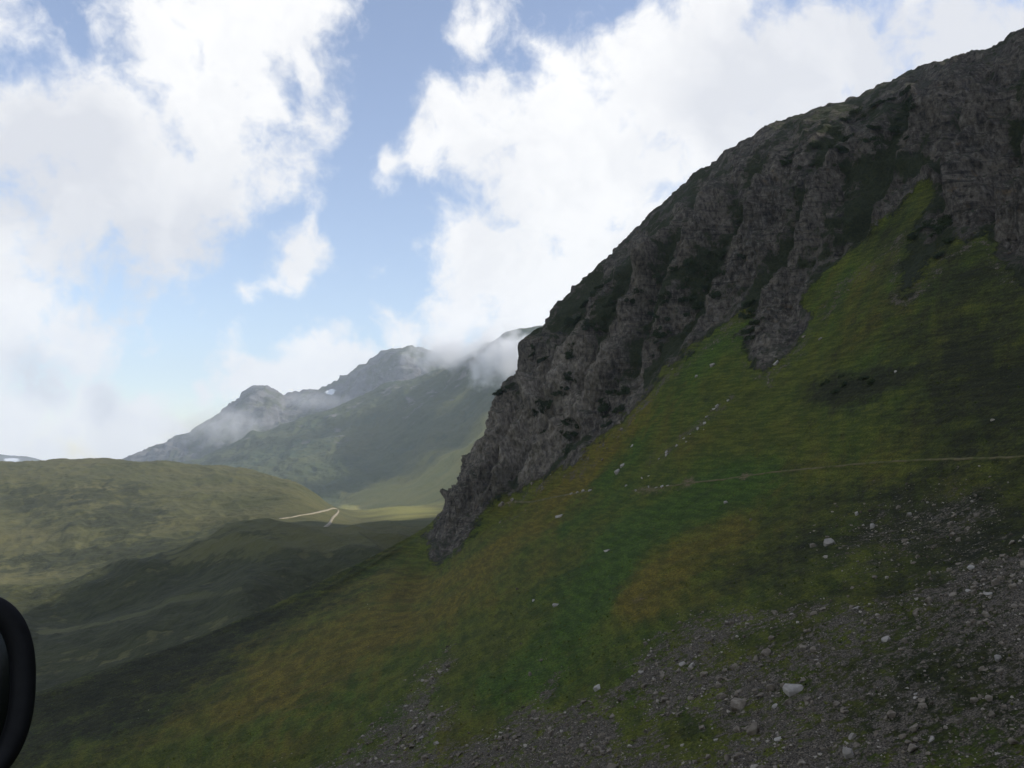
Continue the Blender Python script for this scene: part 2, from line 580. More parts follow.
ROW_B = [(-130, 752, 236), (0, 716, 250), (107, 679, 277), (214, 639, 317), (322, 590, 375), (408, 543, 450), (447, 538, 425), (520, 490, 415), (592, 430, 395),
         (690, 345, 365), (800, 318, 318), (900, 262, 285), (1030, 262, 232), (1250, 225, 165)]
ROW_TOP = [(-120, 742, 242), (6, 705, 260), (112, 668, 292), (222, 628, 337), (334, 576, 402), (421, 531, 475), (468, 484, 452), (501, 398, 462), (602, 276, 458),
           (727, 163, 430), (907, 90, 372), (1025, 45, 330), (1200, -60, 275), (1450, -270, 200)]
ROW_CREST = [(-115, 748, 262), (14, 712, 282), (122, 676, 315), (233, 640, 365), (346, 592, 440), (436, 552, 540), (486, 500, 560), (520, 405, 600), (608, 275, 640),
             (735, 165, 600), (915, 90, 520), (1032, 46, 470), (1215, -45, 400), (1470, -255, 300)]
ROW_BACK = [(-110, 850, 330), (20, 800, 350), (130, 760, 380), (240, 710, 440), (360, 640, 560), (450, 580, 700), (510, 545, 760), (545, 440, 860), (625, 300, 880),
            (760, 190, 860), (930, 125, 780), (1050, 80, 700), (1240, -20, 600), (1500, -200, 480)]
ROW_END = [(-100, 900, 420), (30, 850, 430), (140, 810, 470), (250, 760, 540), (380, 690, 680), (470, 620, 850), (540, 560, 1000), (580, 500, 1250), (650, 420, 1350),
           (780, 380, 1350), (950, 340, 1250), (1070, 300, 1200), (1260, 260, 1000), (1550, 200, 800)]
nC = len(ROW_BOTTOM)
survey = [at(np.array([e[0] for e in r]), np.array([e[1] for e in r]), np.array([e[2] for e in r])) for r in
          (ROW_BOTTOM, ROW_M1, ROW_A, ROW_B, ROW_TOP, ROW_CREST, ROW_BACK, ROW_END)]
terr = np.stack([np.linspace(-70, 40, nC), np.full(nC, -9.0), np.full(nC, -1.75)], -1)
edge = np.stack([np.linspace(-52, 24, nC), np.full(nC, 2.8), np.full(nC, -1.9)], -1)
bank = survey[0] * 0.42 + edge * 0.58
bank[:, 2] -= 3.0
# the same ridge run on unseen past the right edge, added to shade the slope
RUN_ON = [((50, -9, -1.8), (70, -170, -1.8)), ((44, 2.8, -2.2), (72, -165, -2.0)), ((52, 6, -8), (66, -162, -8)), ((62, 10, -14), (62, -160, -14)), ((75, 10, -5), (75, -160, -5)),
          ((95, 10, 12), (95, -160, 12)), ((140, 10, 75), (140, -160, 75)), ((205, 10, 190), (205, -160, 190)), ((260, 10, 235), (260, -160, 235)), ((380, 10, 260), (380, -160, 260)), ((600, 10, 200), (600, -160, 200))]
CTRL = np.stack([np.concatenate([row, np.array(ext, float)]) for row, ext in zip([terr, edge, bank] + survey, RUN_ON)])
G0, TR, TC = loft(CTRL, [3, 12, 30, 190, 215, 190, 290, 70, 24, 8], [22, 50, 60, 60, 60, 60, 70, 80, 90, 90, 90, 80, 30, 24, 20])
V_BOTTOM, V_TOP = 3.0, 7.0
NR, NCOL = G0.shape[:2]
vv = np.repeat(TR[:, None], NCOL, 1)
PX, PY = project(G0)
near_side = vv >= 2.6

ROCK = [(436, 560), (428, 548), (440, 506), (455, 474), (468, 430), (474, 385), (520, 320), (600, 255), (640, 205), (725, 140), (905, 60), (1024, 15), (1250, -100),
        (1400, 240), (1120, 300), (1024, 290), (1003, 262), (985, 232), (955, 240), (938, 250), (918, 275), (905, 290), (900, 262), (915, 225), (930, 195), (905, 222), (880, 250), (850, 272),
        (832, 278), (818, 300), (800, 326), (788, 352), (765, 374), (752, 362), (744, 338), (752, 305), (738, 312), (715, 325), (700, 336), (668, 362),
        (642, 390), (612, 428), (576, 462), (552, 474), (528, 484), (505, 500), (482, 520), (456, 546)]
warp = 20.0 * fbm(G0, 24.0, 5, 0.65) + 6.0 * fbm(G0, 5.0, 3, 0.6, off=2.0)
sd_rock = poly_sd(PX, PY, ROCK)
rock = sstep(sd_rock + warp, -16, 14) * near_side
rock = np.where(vv > V_TOP, np.where((TC[None, :] > 5.6), 1.0, 0.0), rock)
grass_gully = np.exp(-(line_d(PX, PY, [(812, 300), (850, 262), (905, 218), (925, 195)]) / 11.0) ** 2)
rock = np.clip(rock - 1.2 * grass_gully * (vv <= V_TOP), 0, 1)
# ledge of turf above the lower crag and grassy streaks running through the crags
streaks = np.maximum.reduce([np.exp(-(line_d(PX, PY, l) / w) ** 2) for l, w in [
    ([(468, 545), (500, 500), (522, 475), (545, 450)], 5), ([(640, 372), (655, 355), (668, 340), (690, 318)], 5), ([(545, 480), (560, 460), (585, 436)], 4),
    ([(655, 318), (672, 278), (690, 262)], 4), ([(850, 170), (900, 165), (960, 168)], 7)]])
moss = fbm(G0, 48.0, 4, 0.6, off=3.0) * 1.0 + 0.5 * fbm(G0, 13.0, 3, 0.6, off=13.0) + 0.36 + 0.75 * streaks
moss = moss + 0.40 * np.exp(-((sd_rock + warp) / 16.0) ** 2) * (PX > 640) + 0.45 * blob(PX, PY, 590, 320, 75, 40, -38) + 0.45 * blob(PX, PY, 680, 280, 70, 35, -30) + 0.1 * blob(PX, PY, 860, 110, 130, 28, -22) - 0.25 * blob(PX, PY, 760, 170, 70, 30, -30)
GULLIES = [([(760, 160), (722, 230), (692, 300), (668, 345)], 8), ([(835, 135), (803, 200), (772, 260), (748, 305)], 8), ([(662, 205), (622, 290), (590, 352), (556, 415)], 8),
           ([(700, 182), (668, 255), (640, 330), (612, 385)], 7), ([(603, 275), (566, 330), (540, 392)], 6), ([(902, 105), (880, 170), (856, 232)], 9),
           ([(988, 75), (962, 140), (940, 205)], 8), ([(520, 380), (508, 430), (488, 490)], 5), ([(1015, 120), (1000, 190), (985, 235)], 7), ([(560, 390), (536, 440), (515, 480)], 5)]
gw = 10.0 * fbm(G0, 30.0, 3, 0.55, off=17.0)
gully = np.maximum.reduce([np.exp(-((line_d(PX + gw, PY + 0.4 * gw, l)) / w) ** 2) for l, w in GULLIES]) * (vv <= V_TOP)
spur_ = np.maximum.reduce([np.exp(-((line_d(PX + gw - 2.2 * w, PY + 0.4 * gw, l)) / w) ** 2) for l, w in GULLIES]) * (vv <= V_TOP)
moss = moss + 0.55 * gully - 0.35 * spur_
moss = moss - 0.9 * blob(PX, PY, 560, 385, 65, 35, -60) - 0.8 * blob(PX, PY, 490, 460, 35, 60, 20) - 0.7 * blob(PX, PY, 770, 330, 22, 45) - 0.7 * blob(PX, PY, 975, 190, 45, 80) \
    - 0.6 * blob(PX, PY, 640, 300, 25, 50, 30) - 0.6 * blob(PX, PY, 545, 430, 50, 40, -45)

SCREE = [(100, 860), (190, 772), (330, 742), (396, 706), (424, 668), (452, 652), (462, 664), (436, 700), (500, 706), (528, 690), (548, 664), (566, 668), (560, 700), (600, 690),
         (628, 660), (655, 640), (690, 618), (730, 600), (800, 592), (870, 596), (910, 580), (960, 560), (1024, 545), (1150, 540), (1250, 860)]
sd_sc = poly_sd(PX, PY, SCREE)
scree = 0.64 * sstep(sd_sc + 26 * fbm(G0, 7.0, 4, 0.6), -14, 26)
scree = scree + 0.22 * fbm(G0, 11.0, 3, 0.55, off=9.0)
scree = scree - 0.55 * blob(PX, PY, 690, 735, 35, 25, -20) - 0.22 * blob(PX, PY, 900, 640, 90, 50, -20) - 0.5 * blob(PX, PY, 630, 715, 20, 28) - 0.18 * blob(PX, PY, 950, 700, 110, 60) \
    - 0.5 * blob(PX, PY, 470, 730, 45, 18, -25) - 0.4 * blob(PX, PY, 300, 762, 90, 12, -10) - 0.4 * blob(PX, PY, 760, 640, 60, 18, -20)
scree = np.maximum(scree, 0.42 * np.exp(-(line_d(PX, PY, [(650, 462), (668, 450), (690, 432), (712, 414), (732, 398)]) / 6.0) ** 2))
scree = np.maximum(scree, 0.34 * blob(PX, PY, 880, 545, 75, 45, -25) + 0.33 * blob(PX, PY, 975, 520, 55, 50))
foot = np.exp(-((sd_rock + warp + 9) / 6.0) ** 2) * (PX > 500)
scree = np.maximum(scree, 0.40 * foot + 0.3 * foot * fbm(G0, 14.0, 3, 0.6, off=30.0))
scree = scree * (vv > 2.0) * (vv <= V_TOP)
dry = np.clip(0.18 + 0.55 * fbm(G0, 30.0, 3, 0.5, off=5.0)
              + 0.75 * np.exp(-(line_d(PX, PY, [(740, 530), (690, 550), (655, 572), (635, 600)]) / 20.0) ** 2)
              + 0.8 * np.exp(-(line_d(PX, PY, [(640, 410), (590, 462), (545, 520), (470, 580), (380, 630), (280, 680)]) / 22.0) ** 2)
              + 0.45 * blob(PX, PY, 250, 690, 150, 55, -25) + 0.35 * blob(PX, PY, 400, 590, 40, 30)
              + 0.3 * blob(PX, PY, 850, 470, 80, 30)
              - 0.8 * np.exp(-(line_d(PX, PY, [(735, 480), (640, 520), (590, 590), (520, 650), (430, 690)]) / 24.0) ** 2), 0, 1)
fall = np.stack([np.repeat(TC[None, :] * 7.0, NR, 0), vv * 2.2, np.zeros_like(vv)], -1)
stk = fbm(fall, 1.0, 5, 0.6, off=2.0)
big = fbm(G0, 60.0, 4, 0.6, off=14.0)
dry = np.clip(dry * (0.75 + 0.9 * big) + 0.35 * stk, 0, 1)
lush = np.clip(0.25 + 0.45 * blob(PX, PY, 870, 300, 70, 60) + 0.6 * fbm(G0, 26.0, 3, 0.5, off=8.0)
               + 0.9 * np.exp(-(line_d(PX, PY, [(760, 482), (640, 525), (590, 592), (560, 650), (500, 690)]) / 24.0) ** 2)
               + 0.6 * np.exp(-(line_d(PX, PY, [(760, 320), (700, 370), (640, 440), (560, 520)]) / 16.0) ** 2)
               + 0.5 * blob(PX, PY, 340, 690, 80, 30, -25) - 0.35 * stk - 0.3 * big, 0, 1)
heath_shade = np.clip(0.0 + 0.35 * fbm(fall, 0.7, 4, 0.6, off=6.0) + 0.6 * fbm(G0, 18.0, 4, 0.55, off=12.0)
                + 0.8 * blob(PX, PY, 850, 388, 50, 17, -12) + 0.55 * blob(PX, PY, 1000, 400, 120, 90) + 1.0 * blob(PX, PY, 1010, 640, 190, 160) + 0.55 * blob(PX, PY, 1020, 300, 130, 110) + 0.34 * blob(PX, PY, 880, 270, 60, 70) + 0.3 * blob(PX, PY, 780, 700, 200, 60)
                + 0.75 * blob(PX, PY, 40, 740, 190, 50, -20) + 0.5 * blob(PX, PY, 200, 660, 120, 26, -25) + 0.5 * np.exp(-(line_d(PX, PY, [(0, 712), (110, 676), (222, 636), (330, 584), (390, 556)]) / 17.0) ** 2) + 0.4 * blob(PX, PY, 760, 560, 55, 28, -20) + 0.4 * blob(PX, PY, 900, 520, 120, 40), 0, 1)  # heather patches, plus shade painted over the right side and lower left
earth = np.clip(0.52 * blob(PX, PY, 650, 490, 36, 7, -6) + 0.6 * blob(PX, PY, 745, 476, 12, 5, -30) + 0.5 * blob(PX, PY, 690, 480, 10, 8, -40)
                + 0.3 * blob(PX, PY, 525, 503, 20, 3) + 0.5 * blob(PX, PY, 640, 600, 14, 6, -20), 0, 1)

# relief: smooth turf with hummocks and terracettes, broken crags
N0 = grid_normals(G0)
dist = np.linalg.norm(G0, axis=-1)
calm = sstep(vv, 2.0, 3.0)
rk = np.clip(rock, 0, 1)
h = 0.9 * fbm(G0, 28.0, 3, 0.5) * calm + (0.42 * fbm(G0, 5.0, 4, 0.6, off=2.0) + 0.16 * fbm(G0, 1.9, 3, 0.6, off=8.0)) * calm
tilt = np.stack([G0[..., 0] * 0.8 + G0[..., 1] * 0.25, G0[..., 1] * 0.8 - G0[..., 0] * 0.25, G0[..., 2] * 0.35 + G0[..., 0] * 0.15], -1)
crag = 13.0 * fbm(tilt, 62.0, 3, 0.5, ridged=True, off=1.0) + 9.0 * fbm(tilt, 23.0, 4, 0.55, ridged=True, off=4.0) + 3.4 * fbm(tilt, 7.0, 4, 0.62, ridged=True, off=6.0)
step = fbm(tilt, 9.0, 3, 0.55, off=15.0)
crag = crag + 1.6 * np.sign(step) * np.sqrt(np.abs(step))
crag = crag + 8.0 * fbm(np.stack([np.repeat(TC[None, :] * 2.6, NR, 0) + vv * 0.8, vv * 1.1, np.zeros_like(vv)], -1), 1.0, 3, 0.5, ridged=True, off=9.0)
crag = crag - 8.0 * gully + 5.0 * spur_
soft = np.clip(moss, 0, 1)
crag = crag - float(crag[(rk > 0.5) & (vv < V_TOP)].mean()) - 1.0
crag = crag * (1.0 - 0.45 * soft)
inner = sstep(sd_rock, -4, 30)
inner = np.where(vv > V_TOP, 1.0, inner)
h = h + crag * rk * (0.25 + 0.75 * inner)
rim = 1.0 - 0.42 * sstep(vv, 6.6, 7.0) * sstep(TC[None, :], 7.6, 8.6)
h = h * rim + 5.5 * blob(PX, PY, 912, 93, 9, 7) * sstep(vv, 5.0, 6.5)
h = h + 0.22 * fbm(np.stack([G0[..., 0] / 9, G0[..., 1] / 9, G0[..., 2] / 0.9], -1), 1.0, 3, 0.6, off=3.0) * calm * (1 - rk)
h = h + scree.clip(0, 1) * (0.25 * fbm(G0, 1.6, 3, 0.6, off=20.0))
G = G0 + N0 * h[..., None]
rock_face_attr = rock

pale_rock = np.clip(0.3 * spur_ * (PX < 800) + 0.7 * blob(PX, PY, 560, 385, 70, 40, -50) + 0.5 * blob(PX, PY, 490, 450, 35, 50, 20) + 0.5 * blob(PX, PY, 545, 440, 40, 40, -45) + 0.4 * blob(PX, PY, 775, 345, 18, 30) + 0.3 * blob(PX, PY, 655, 290, 20, 40, 30), 0, 1)  # paler rock on the lower left crags and some ribs
attrs = {'pale_rock': pale_rock, 'rock': rock, 'scree': scree, 'dry': dry, 'lush': lush, 'heath_shade': heath_shade, 'earth': earth, 'moss': moss}
FACES = grid_faces(NR, NCOL)
fr = rock.ravel()[FACES].mean(1) > 0.5
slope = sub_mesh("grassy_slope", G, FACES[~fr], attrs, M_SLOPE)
tag(slope, "steep green and straw coloured grass slope below the crags", "hillside", kind='structure')
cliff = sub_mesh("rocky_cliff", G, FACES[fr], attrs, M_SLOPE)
tag(cliff, "dark grey rocky cliff rising above the grass slope", "cliff", kind='structure')

GN = grid_normals(G)
GN *= np.sign(GN[..., 2:3] + 1e-6)
PXd, PYd = project(G)


def visible_cells():
    """which slope points face the eye and lie on the near side"""
    return (vv >= 2.9) & (vv <= V_TOP - 0.02)


VIS = visible_cells()
_idx = np.flatnonzero(VIS.ravel())
_px, _py = PXd.ravel()[_idx], PYd.ravel()[_idx]


def on_slope(px, py):
    """the point of the built slope that is seen at a picture point, with its normal"""
    d = (_px - px) ** 2 + (_py - py) ** 2
    k = _idx[int(np.argmin(d))]
    return G.reshape(-1, 3)[k], GN.reshape(-1, 3)[k], k


# ------------------------------------------------------------------ footpath across the slope
def strip(name, pts, nrm, width, lift, mat, label, cat):
    pts = np.array(pts)
    for _ in range(3):
        pts[1:-1] = 0.25 * pts[:-2] + 0.5 * pts[1:-1] + 0.25 * pts[2:]
    nrm = np.array(nrm)
    for _ in range(6):
        nrm[1:-1] = 0.25 * nrm[:-2] + 0.5 * nrm[1:-1] + 0.25 * nrm[2:]
    nrm /= np.linalg.norm(nrm, axis=1, keepdims=True)
    tng = np.gradient(pts, axis=0)
    tng /= np.linalg.norm(tng, axis=1, keepdims=True) + 1e-9
    side = np.cross(tng, nrm)
    side /= np.linalg.norm(side, axis=1, keepdims=True) + 1e-9
    rows = []
    wob = 1 + 0.35 * fbm(pts, 4.0 * width, 3, 0.6)
    for s, l in ((-0.62, -0.35 * width), (-0.5, lift * 0.7), (-0.2, lift), (0.2, lift), (0.5, lift * 0.7), (0.62, -0.35 * width)):
        rows.append(pts + side * (s * width * wob)[:, None] + nrm * l)
    o = grid_object(name, np.stack(rows, 1), {}, mat)
    return tag(o, label, cat, kind='structure')


def poly_samples(poly, step_px):
    out = []
    for (ax, ay), (bx, by) in zip(poly[:-1], poly[1:]):
        n = max(1, int(math.hypot(bx - ax, by - ay) / step_px))
        for i in range(n):
            t = i / n
            out.append((ax + (bx - ax) * t, ay + (by - ay) * t))
    out.append(poly[-1])
    return out


def slope_path(poly, width, label):
    P, N = [], []
    for (x, y) in poly_samples(poly, 2.0):
        p, n, _ = on_slope(x, y)
        P.append(p)
        N.append(n)
    return strip("footpath", P, N, width, 0.16, M_PATH, label, "footpath")


slope_path([(1075, 456), (1024, 457), (960, 459), (900, 461), (860, 464), (830, 467), (795, 470), (760, 474), (720, 480), (690, 483), (660, 488), (632, 491)], 0.56,
           "thin trodden path cutting level across the grass slope")
slope_path([(590, 491), (560, 496), (532, 502), (508, 502), (500, 507)], 1.15, "faint short path below the foot of the crags")

# ------------------------------------------------------------------ middle ground: dark spur, left hill, valley floor
MROWS = [200, 300, 380, 470, 560, 650, 800, 950, 1150, 1350, 1600, 1800, 2000, 2400, 3000]
MCOLS = {
    -420: [880, 760, 705, 665, 640, 615, 605, 590, 550, 515, 482, 470, 472, 485, 487],
    -180: [880, 750, 700, 660, 632, 607, 598, 585, 542, 510, 478, 466, 468, 484, 487],
    0: [875, 740, 690, 645, 625, 599, 594, 580, 538, 507, 475, 464, 466, 482, 487],
    100: [865, 720, 680, 634, 618, 584, 584, 572, 532, 503, 475, 463, 465, 482, 487],
    200: [840, 690, 652, 610, 592, 552, 556, 548, 526, 504, 480, 468, 470, 482, 488],
    250: [820, 672, 632, 588, 562, 528, 537, 532, 517, 503, 485, 473, 475, 484, 489],
    300: [850, 712, 668, 606, 560, 530, 532, 523, 511, 500, 491, 489, 500, 497, 492],
    350: [840, 700, 655, 606, 562, 541, 534, 528, 524, 521, 517, 513, 510, 512, 520],
    400: [820, 690, 650, 600, 562, 536, 529, 525, 521, 518, 514, 510, 507, 511, 520],
    450: [820, 690, 650, 600, 562, 535, 528, 524, 520, 516, 512, 508, 506, 511, 520],
    540: [820, 690, 650, 600, 562, 535, 528, 523, 518, 514, 510, 507, 505, 511, 520],
    720: [820, 690, 650, 600, 562, 535, 528, 522, 516, 511, 508, 506, 505, 511, 520],
}
MC = np.array([at(np.full(len(MROWS), c), np.array(v), np.array(MROWS, float)) for c, v in MCOLS.items()]).transpose(1, 0, 2)
H0, MTR, MTC = loft(MC, [10, 16, 22, 26, 28, 40, 40, 46, 46, 50, 40, 26, 24, 14], [20, 50, 60, 60, 40, 40, 44, 44, 36, 26, 14])
HPX, HPY = project(H0)
dm = np.linalg.norm(H0, axis=-1)
amp = np.clip(dm / 1000.0, 0.35, 1.5)
# ribs and gullies that run down the left hill, softer folds nearer
flow = np.stack([H0[..., 0] * 1.0 + H0[..., 1] * 0.55, H0[..., 1] * 0.35 - H0[..., 0] * 0.2, H0[..., 2] * 0], -1)
hill_w = sstep(dm, 900, 1150) * sstep(HPX, 345, 260)
hz = amp * (3.0 * fbm(H0 * [1, 1, 0], 140.0, 4, 0.5) + 1.0 * fbm(H0 * [1, 1, 0], 38.0, 4, 0.55, off=4.0))
hz = hz + hill_w * (8.0 * fbm(flow, 150.0, 4, 0.5, ridged=True, off=2.0) + 3.0 * fbm(flow, 36.0, 3, 0.55, ridged=True, off=7.0))
hz = hz + (1 - hill_w) * 15.0 * fbm(flow, 130.0, 4, 0.5, ridged=True, off=5.0) * sstep(dm, 350, 600)
calm_floor = np.clip(blob(HPX, HPY, 400, 512, 90, 16) * 1.3 + 1.4 * blob(HPX, HPY, 322, 519, 38, 14), 0, 1)
hz = hz * (1 - 0.85 * calm_floor)
scrub = 0.15 + 0.5 * fbm(H0 * [1, 1, 0], 200.0, 4, 0.6, off=3.0)
scrub = scrub + 0.55 * blob(HPX, HPY, 20, 500, 60, 16) + 0.6 * blob(HPX, HPY, 110, 527, 65, 12, -5) + 0.65 * blob(HPX, HPY, 60, 562, 130, 14, -4) + 0.35 * blob(HPX, HPY, 130, 500, 60, 20) \
    + 0.3 * blob(HPX, HPY, 180, 590, 130, 26, -18) + 0.45 * np.exp(-(line_d(HPX, HPY, [(20, 650), (110, 642), (180, 628), (250, 602)]) / 8.0) ** 2) - 0.5 * np.exp(-(line_d(HPX, HPY, [(40, 637), (100, 632), (150, 622), (240, 595)]) / 3.0) ** 2) + 0.5 * blob(HPX, HPY, 308, 500, 16, 9, 20) + 0.35 * blob(HPX, HPY, 250, 540, 40, 12)
scrub = scrub + 0.46 * sstep(HPY, 545, 580) * sstep(dm, 850, 700) + 0.08 * blob(HPX, HPY, 260, 545, 70, 14) - 0.5 * blob(HPX, HPY, 240, 485, 80, 20) - 0.4 * blob(HPX, HPY, 40, 550, 40, 5) - 0.7 * calm_floor  # whole spur darkened through the scrub colour to deepen its shade
hz = hz + np.clip(scrub, 0, 1) * 2.2 * np.abs(fbm(H0 * [1, 1, 0], 11.0, 3, 0.6, off=9.0))
meadow_light = -0.16 + 0.3 * fbm(H0 * [1, 1, 0], 180.0, 3, 0.5, off=6.0) + 0.8 * blob(HPX, HPY, 400, 512, 75, 14) + 0.5 * blob(HPX, HPY, 205, 532, 18, 5, -15) + 0.4 * blob(HPX, HPY, 260, 485, 60, 18) \
    + 0.3 * blob(HPX, HPY, 40, 545, 45, 6) + 0.35 * blob(HPX, HPY, 20, 587, 40, 5)  # bright blobs paint sunlight on the valley floor and hill bands
mrock = np.full(scrub.shape, -0.45) + 0.5 * blob(HPX, HPY, 312, 502, 14, 6)
H = H0.copy()
H[..., 2] += hz
lower = grid_object("valley_terrain", H, {'scrub': scrub, 'meadow_light': meadow_light, 'rock': mrock, 'snow': np.zeros(scrub.shape)}, M_MID)
tag(lower, "rolling olive hills and shaded spur in the valley below", "hills", kind='structure')
HN = grid_normals(H)
HN *= np.sign(HN[..., 2:3] + 1e-6)
HPXd, HPYd = project(H)
_vis = (np.repeat(np.array(MTR)[:, None], H.shape[1], 1) > 6.5) & (np.repeat(np.array(MTR)[:, None], H.shape[1], 1) < 11.5)
_hi = np.flatnonzero(_vis.ravel())


def on_valley(px, py):
    d = (HPXd.ravel()[_hi] - px) ** 2 + (HPYd.ravel()[_hi] - py) ** 2
    k = _hi[int(np.argmin(d))]
    return H.reshape(-1, 3)[k], HN.reshape(-1, 3)[k]


def valley_road(poly, width, label):
    P, N = [], []
    for x, y in poly_samples(poly, 1.0):
        p, n = on_valley(x, y)
        P.append(p)
        N.append(n)
    return strip("mountain_road", P, N, width, 0.9, M_ROAD, label, "road")


valley_road([(280, 519), (292, 517.5), (300, 515.5), (310, 514.2), (320, 512), (328, 510), (333, 508.2), (336.5, 508.6), (339, 510), (339, 512), (336, 514.5), (333, 517), (331.5, 520), (330.5, 523), (327, 526), (322, 529.5)], 3.2,
            "pale gravel road turning a hairpin in the sunlit valley")

# ------------------------------------------------------------------ far mountains


def mountain(name, cols, crest, foot, Yf, Yc, prof, ru, cu, relief, mat, label, cat, masks):
    """cols: picture x; crest / foot: picture y; Yf / Yc: distances of the foot and the crest"""
    cols = np.array(cols, float)
    crest, foot, Yf, Yc = (np.array(a, float) * np.ones(len(cols)) for a in (crest, foot, Yf, Yc))
    rows = []
    for t, s in prof:                                   # t: share of the height in the picture, s: share of the distance
        rows.append(at(cols, foot + (crest - foot) * t, Yf + (Yc - Yf) * s))
    for dy, k in ((14, 1.045), (60, 1.16), (120, 1.40)):
        rows.append(at(cols, crest + dy, Yc * k))
    S0, tr, tc = loft(np.stack(rows), ru, cu)
    n = grid_normals(S0)
    n *= np.sign(n[..., 2:3] + 1e-6)
    px, py = project(S0)
    vrow = np.repeat(tr[:, None], S0.shape[1], 1)
    keep = 1 - 0.3 * sstep(np.abs(vrow - (len(prof) - 1)), 0.5, 0.0)
    S = S0 + n * (relief(S0, px, py, vrow) * keep)[..., None]
    o = grid_object(name, S, masks(S0, px, py, vrow), mat)
    return tag(o, label, cat, kind='structure')


def far_relief(P, px, py, v):
    q = np.stack([P[..., 0] + 0.35 * P[..., 1], 0.45 * P[..., 1] - 0.2 * P[..., 0], 0.45 * P[..., 2]], -1)
    up = sstep(v, 0.3, 2.2)
    return up * (75 * fbm(q, 760.0, 4, 0.5, ridged=True, off=1.5) + 30 * fbm(q, 240.0, 5, 0.6, ridged=True, off=3.5) + 9 * fbm(P, 60.0, 3, 0.6))


def far_masks(P, px, py, v):
    meadow_light = 0.05 + 0.6 * fbm(P, 420.0, 4, 0.55) + 0.95 * np.exp(-(line_d(px, py, [(350, 518), (410, 505), (450, 490), (485, 460), (505, 435)]) / 14.0) ** 2) + 0.3 * blob(px, py, 470, 400, 30, 40) + 0.3 * blob(px, py, 430, 470, 60, 14, -20)  # foot of the flank painted brighter as sunlit grass
    scrub = 0.20 + 0.75 * fbm(P, 420.0, 5, 0.62, off=4.0) + 0.25 * blob(px, py, 330, 450, 90, 40) - 0.7 * np.exp(-(line_d(px, py, [(350, 518), (410, 505), (450, 490), (485, 460), (505, 435)]) / 16.0) ** 2) + 0.3 * np.exp(-(line_d(px, py, [(430, 487), (480, 462)]) / 4.0) ** 2)
    rock = -0.05 + 0.6 * fbm(P, 330.0, 4, 0.6, off=8.0) + 0.3 * sstep(v, 2.2, 3.2) + 0.3 * blob(px, py, 500, 365, 50, 22)
    snow = np.zeros(px.shape)
    return {'meadow_light': meadow_light, 'scrub': scrub, 'rock': rock, 'snow': snow}


FAR_PROF = [(0, 0), (0.09, 0.32), (0.28, 0.52), (0.64, 0.76), (1, 1)]
mountain("far_mountain",
         [60, 130, 195, 230, 265, 300, 340, 380, 415, 445, 475, 505, 545, 620, 760],
         [490, 480, 466, 452, 439, 424, 409, 395, 386, 374, 361, 346, 338, 322, 300],
         [520, 520, 520, 520, 522, 524, 525, 522, 514, 505, 490, 470, 452, 440, 430],
         [2300, 2300, 2300, 2300, 2300, 2300, 2250, 2200, 2050, 1950, 1850, 1750, 1700, 1650, 1650],
         [5200, 5200, 5200, 5200, 5200, 5200, 5200, 5200, 5200, 5000, 4800, 4500, 4200, 3900, 3700],
         FAR_PROF, [18, 36, 70, 70, 14, 8, 6], [8, 26, 26, 26, 28, 32, 32, 28, 26, 26, 26, 20, 14, 8], far_relief, M_FAR,
         "green mountain flank rising across the valley under mist", "mountain", far_masks)


def back_relief(P, px, py, v):
    return sstep(v, 0.2, 1.5) * (90 * fbm(P, 780.0, 5, 0.6, ridged=True, off=2.5) + 74 * fbm(P, 220.0, 5, 0.65, ridged=True, off=6.0))


def back_masks(P, px, py, v):
    rock = 0.35 + 0.5 * fbm(P, 500.0, 4, 0.55) + 0.2 * sstep(v, 1.0, 2.0)
    snow = 0.5 * fbm(P, 150.0, 3, 0.6, off=3.0) - 0.15 + 0.75 * blob(px, py, 335, 402, 14, 4, -25) + 0.55 * blob(px, py, 300, 408, 14, 3, -10) + 0.75 * blob(px, py, 402, 376, 6, 1.6) + 0.5 * blob(px, py, 240, 440, 6, 2)
    return {'meadow_light': np.full(rock.shape, -0.3) + 0.3 * blob(px, py, 240, 430, 50, 14), 'scrub': -0.1 + 0.5 * fbm(P, 600.0, 3), 'rock': rock, 'snow': snow}


mountain("rear_mountain",
         [60, 110, 140, 165, 190, 215, 238, 253, 268, 284, 310, 340, 362, 385, 402, 420, 436, 452, 480, 545, 650],
         [490, 475, 462, 452, 441, 425, 408, 397, 398, 404, 401, 391, 376, 362, 355, 357, 366, 374, 368, 350, 330],
         [520] * 21, [5600] * 21, [7200] * 14 + [6900] * 7,
         [(0, 0), (0.45, 0.4), (0.8, 0.72), (1, 1)], [14, 40, 60, 12, 8, 6], [8, 12, 14, 14, 14, 14, 10, 10, 10, 12, 14, 12, 12, 10, 10, 10, 10, 14, 20, 20], back_relief, M_BACK,
         "bluish grey craggy peaks with small snow patches behind the green flank", "mountain", back_masks)


def ridge_masks(P, px, py, v):
    z = np.zeros(px.shape)
    return {'meadow_light': z - .3, 'scrub': z, 'rock': z + 0.5, 'snow': 0.35 + 0.9 * fbm(P, 900.0, 4, 0.55) + 0.5 * blob(px, py, 12, 460, 14, 6)}


mountain("distant_ridge", [-420, -250, -120, -40, 0, 20, 34, 48, 70, 110, 160], [452, 446, 455, 452, 456, 457, 459, 464, 468, 472, 480], [500] * 11, [9000] * 11, [10500] * 11,
         [(0, 0), (0.5, 0.5), (1, 1)], [10, 24, 8, 6, 4], [14, 14, 14, 12, 10, 8, 8, 10, 12, 8],
         lambda P, px, py, v: 60 * fbm(P, 900.0, 4, 0.55, ridged=True), M_BACK, "distant snow streaked ridge beyond the left hill", "mountain", ridge_masks)

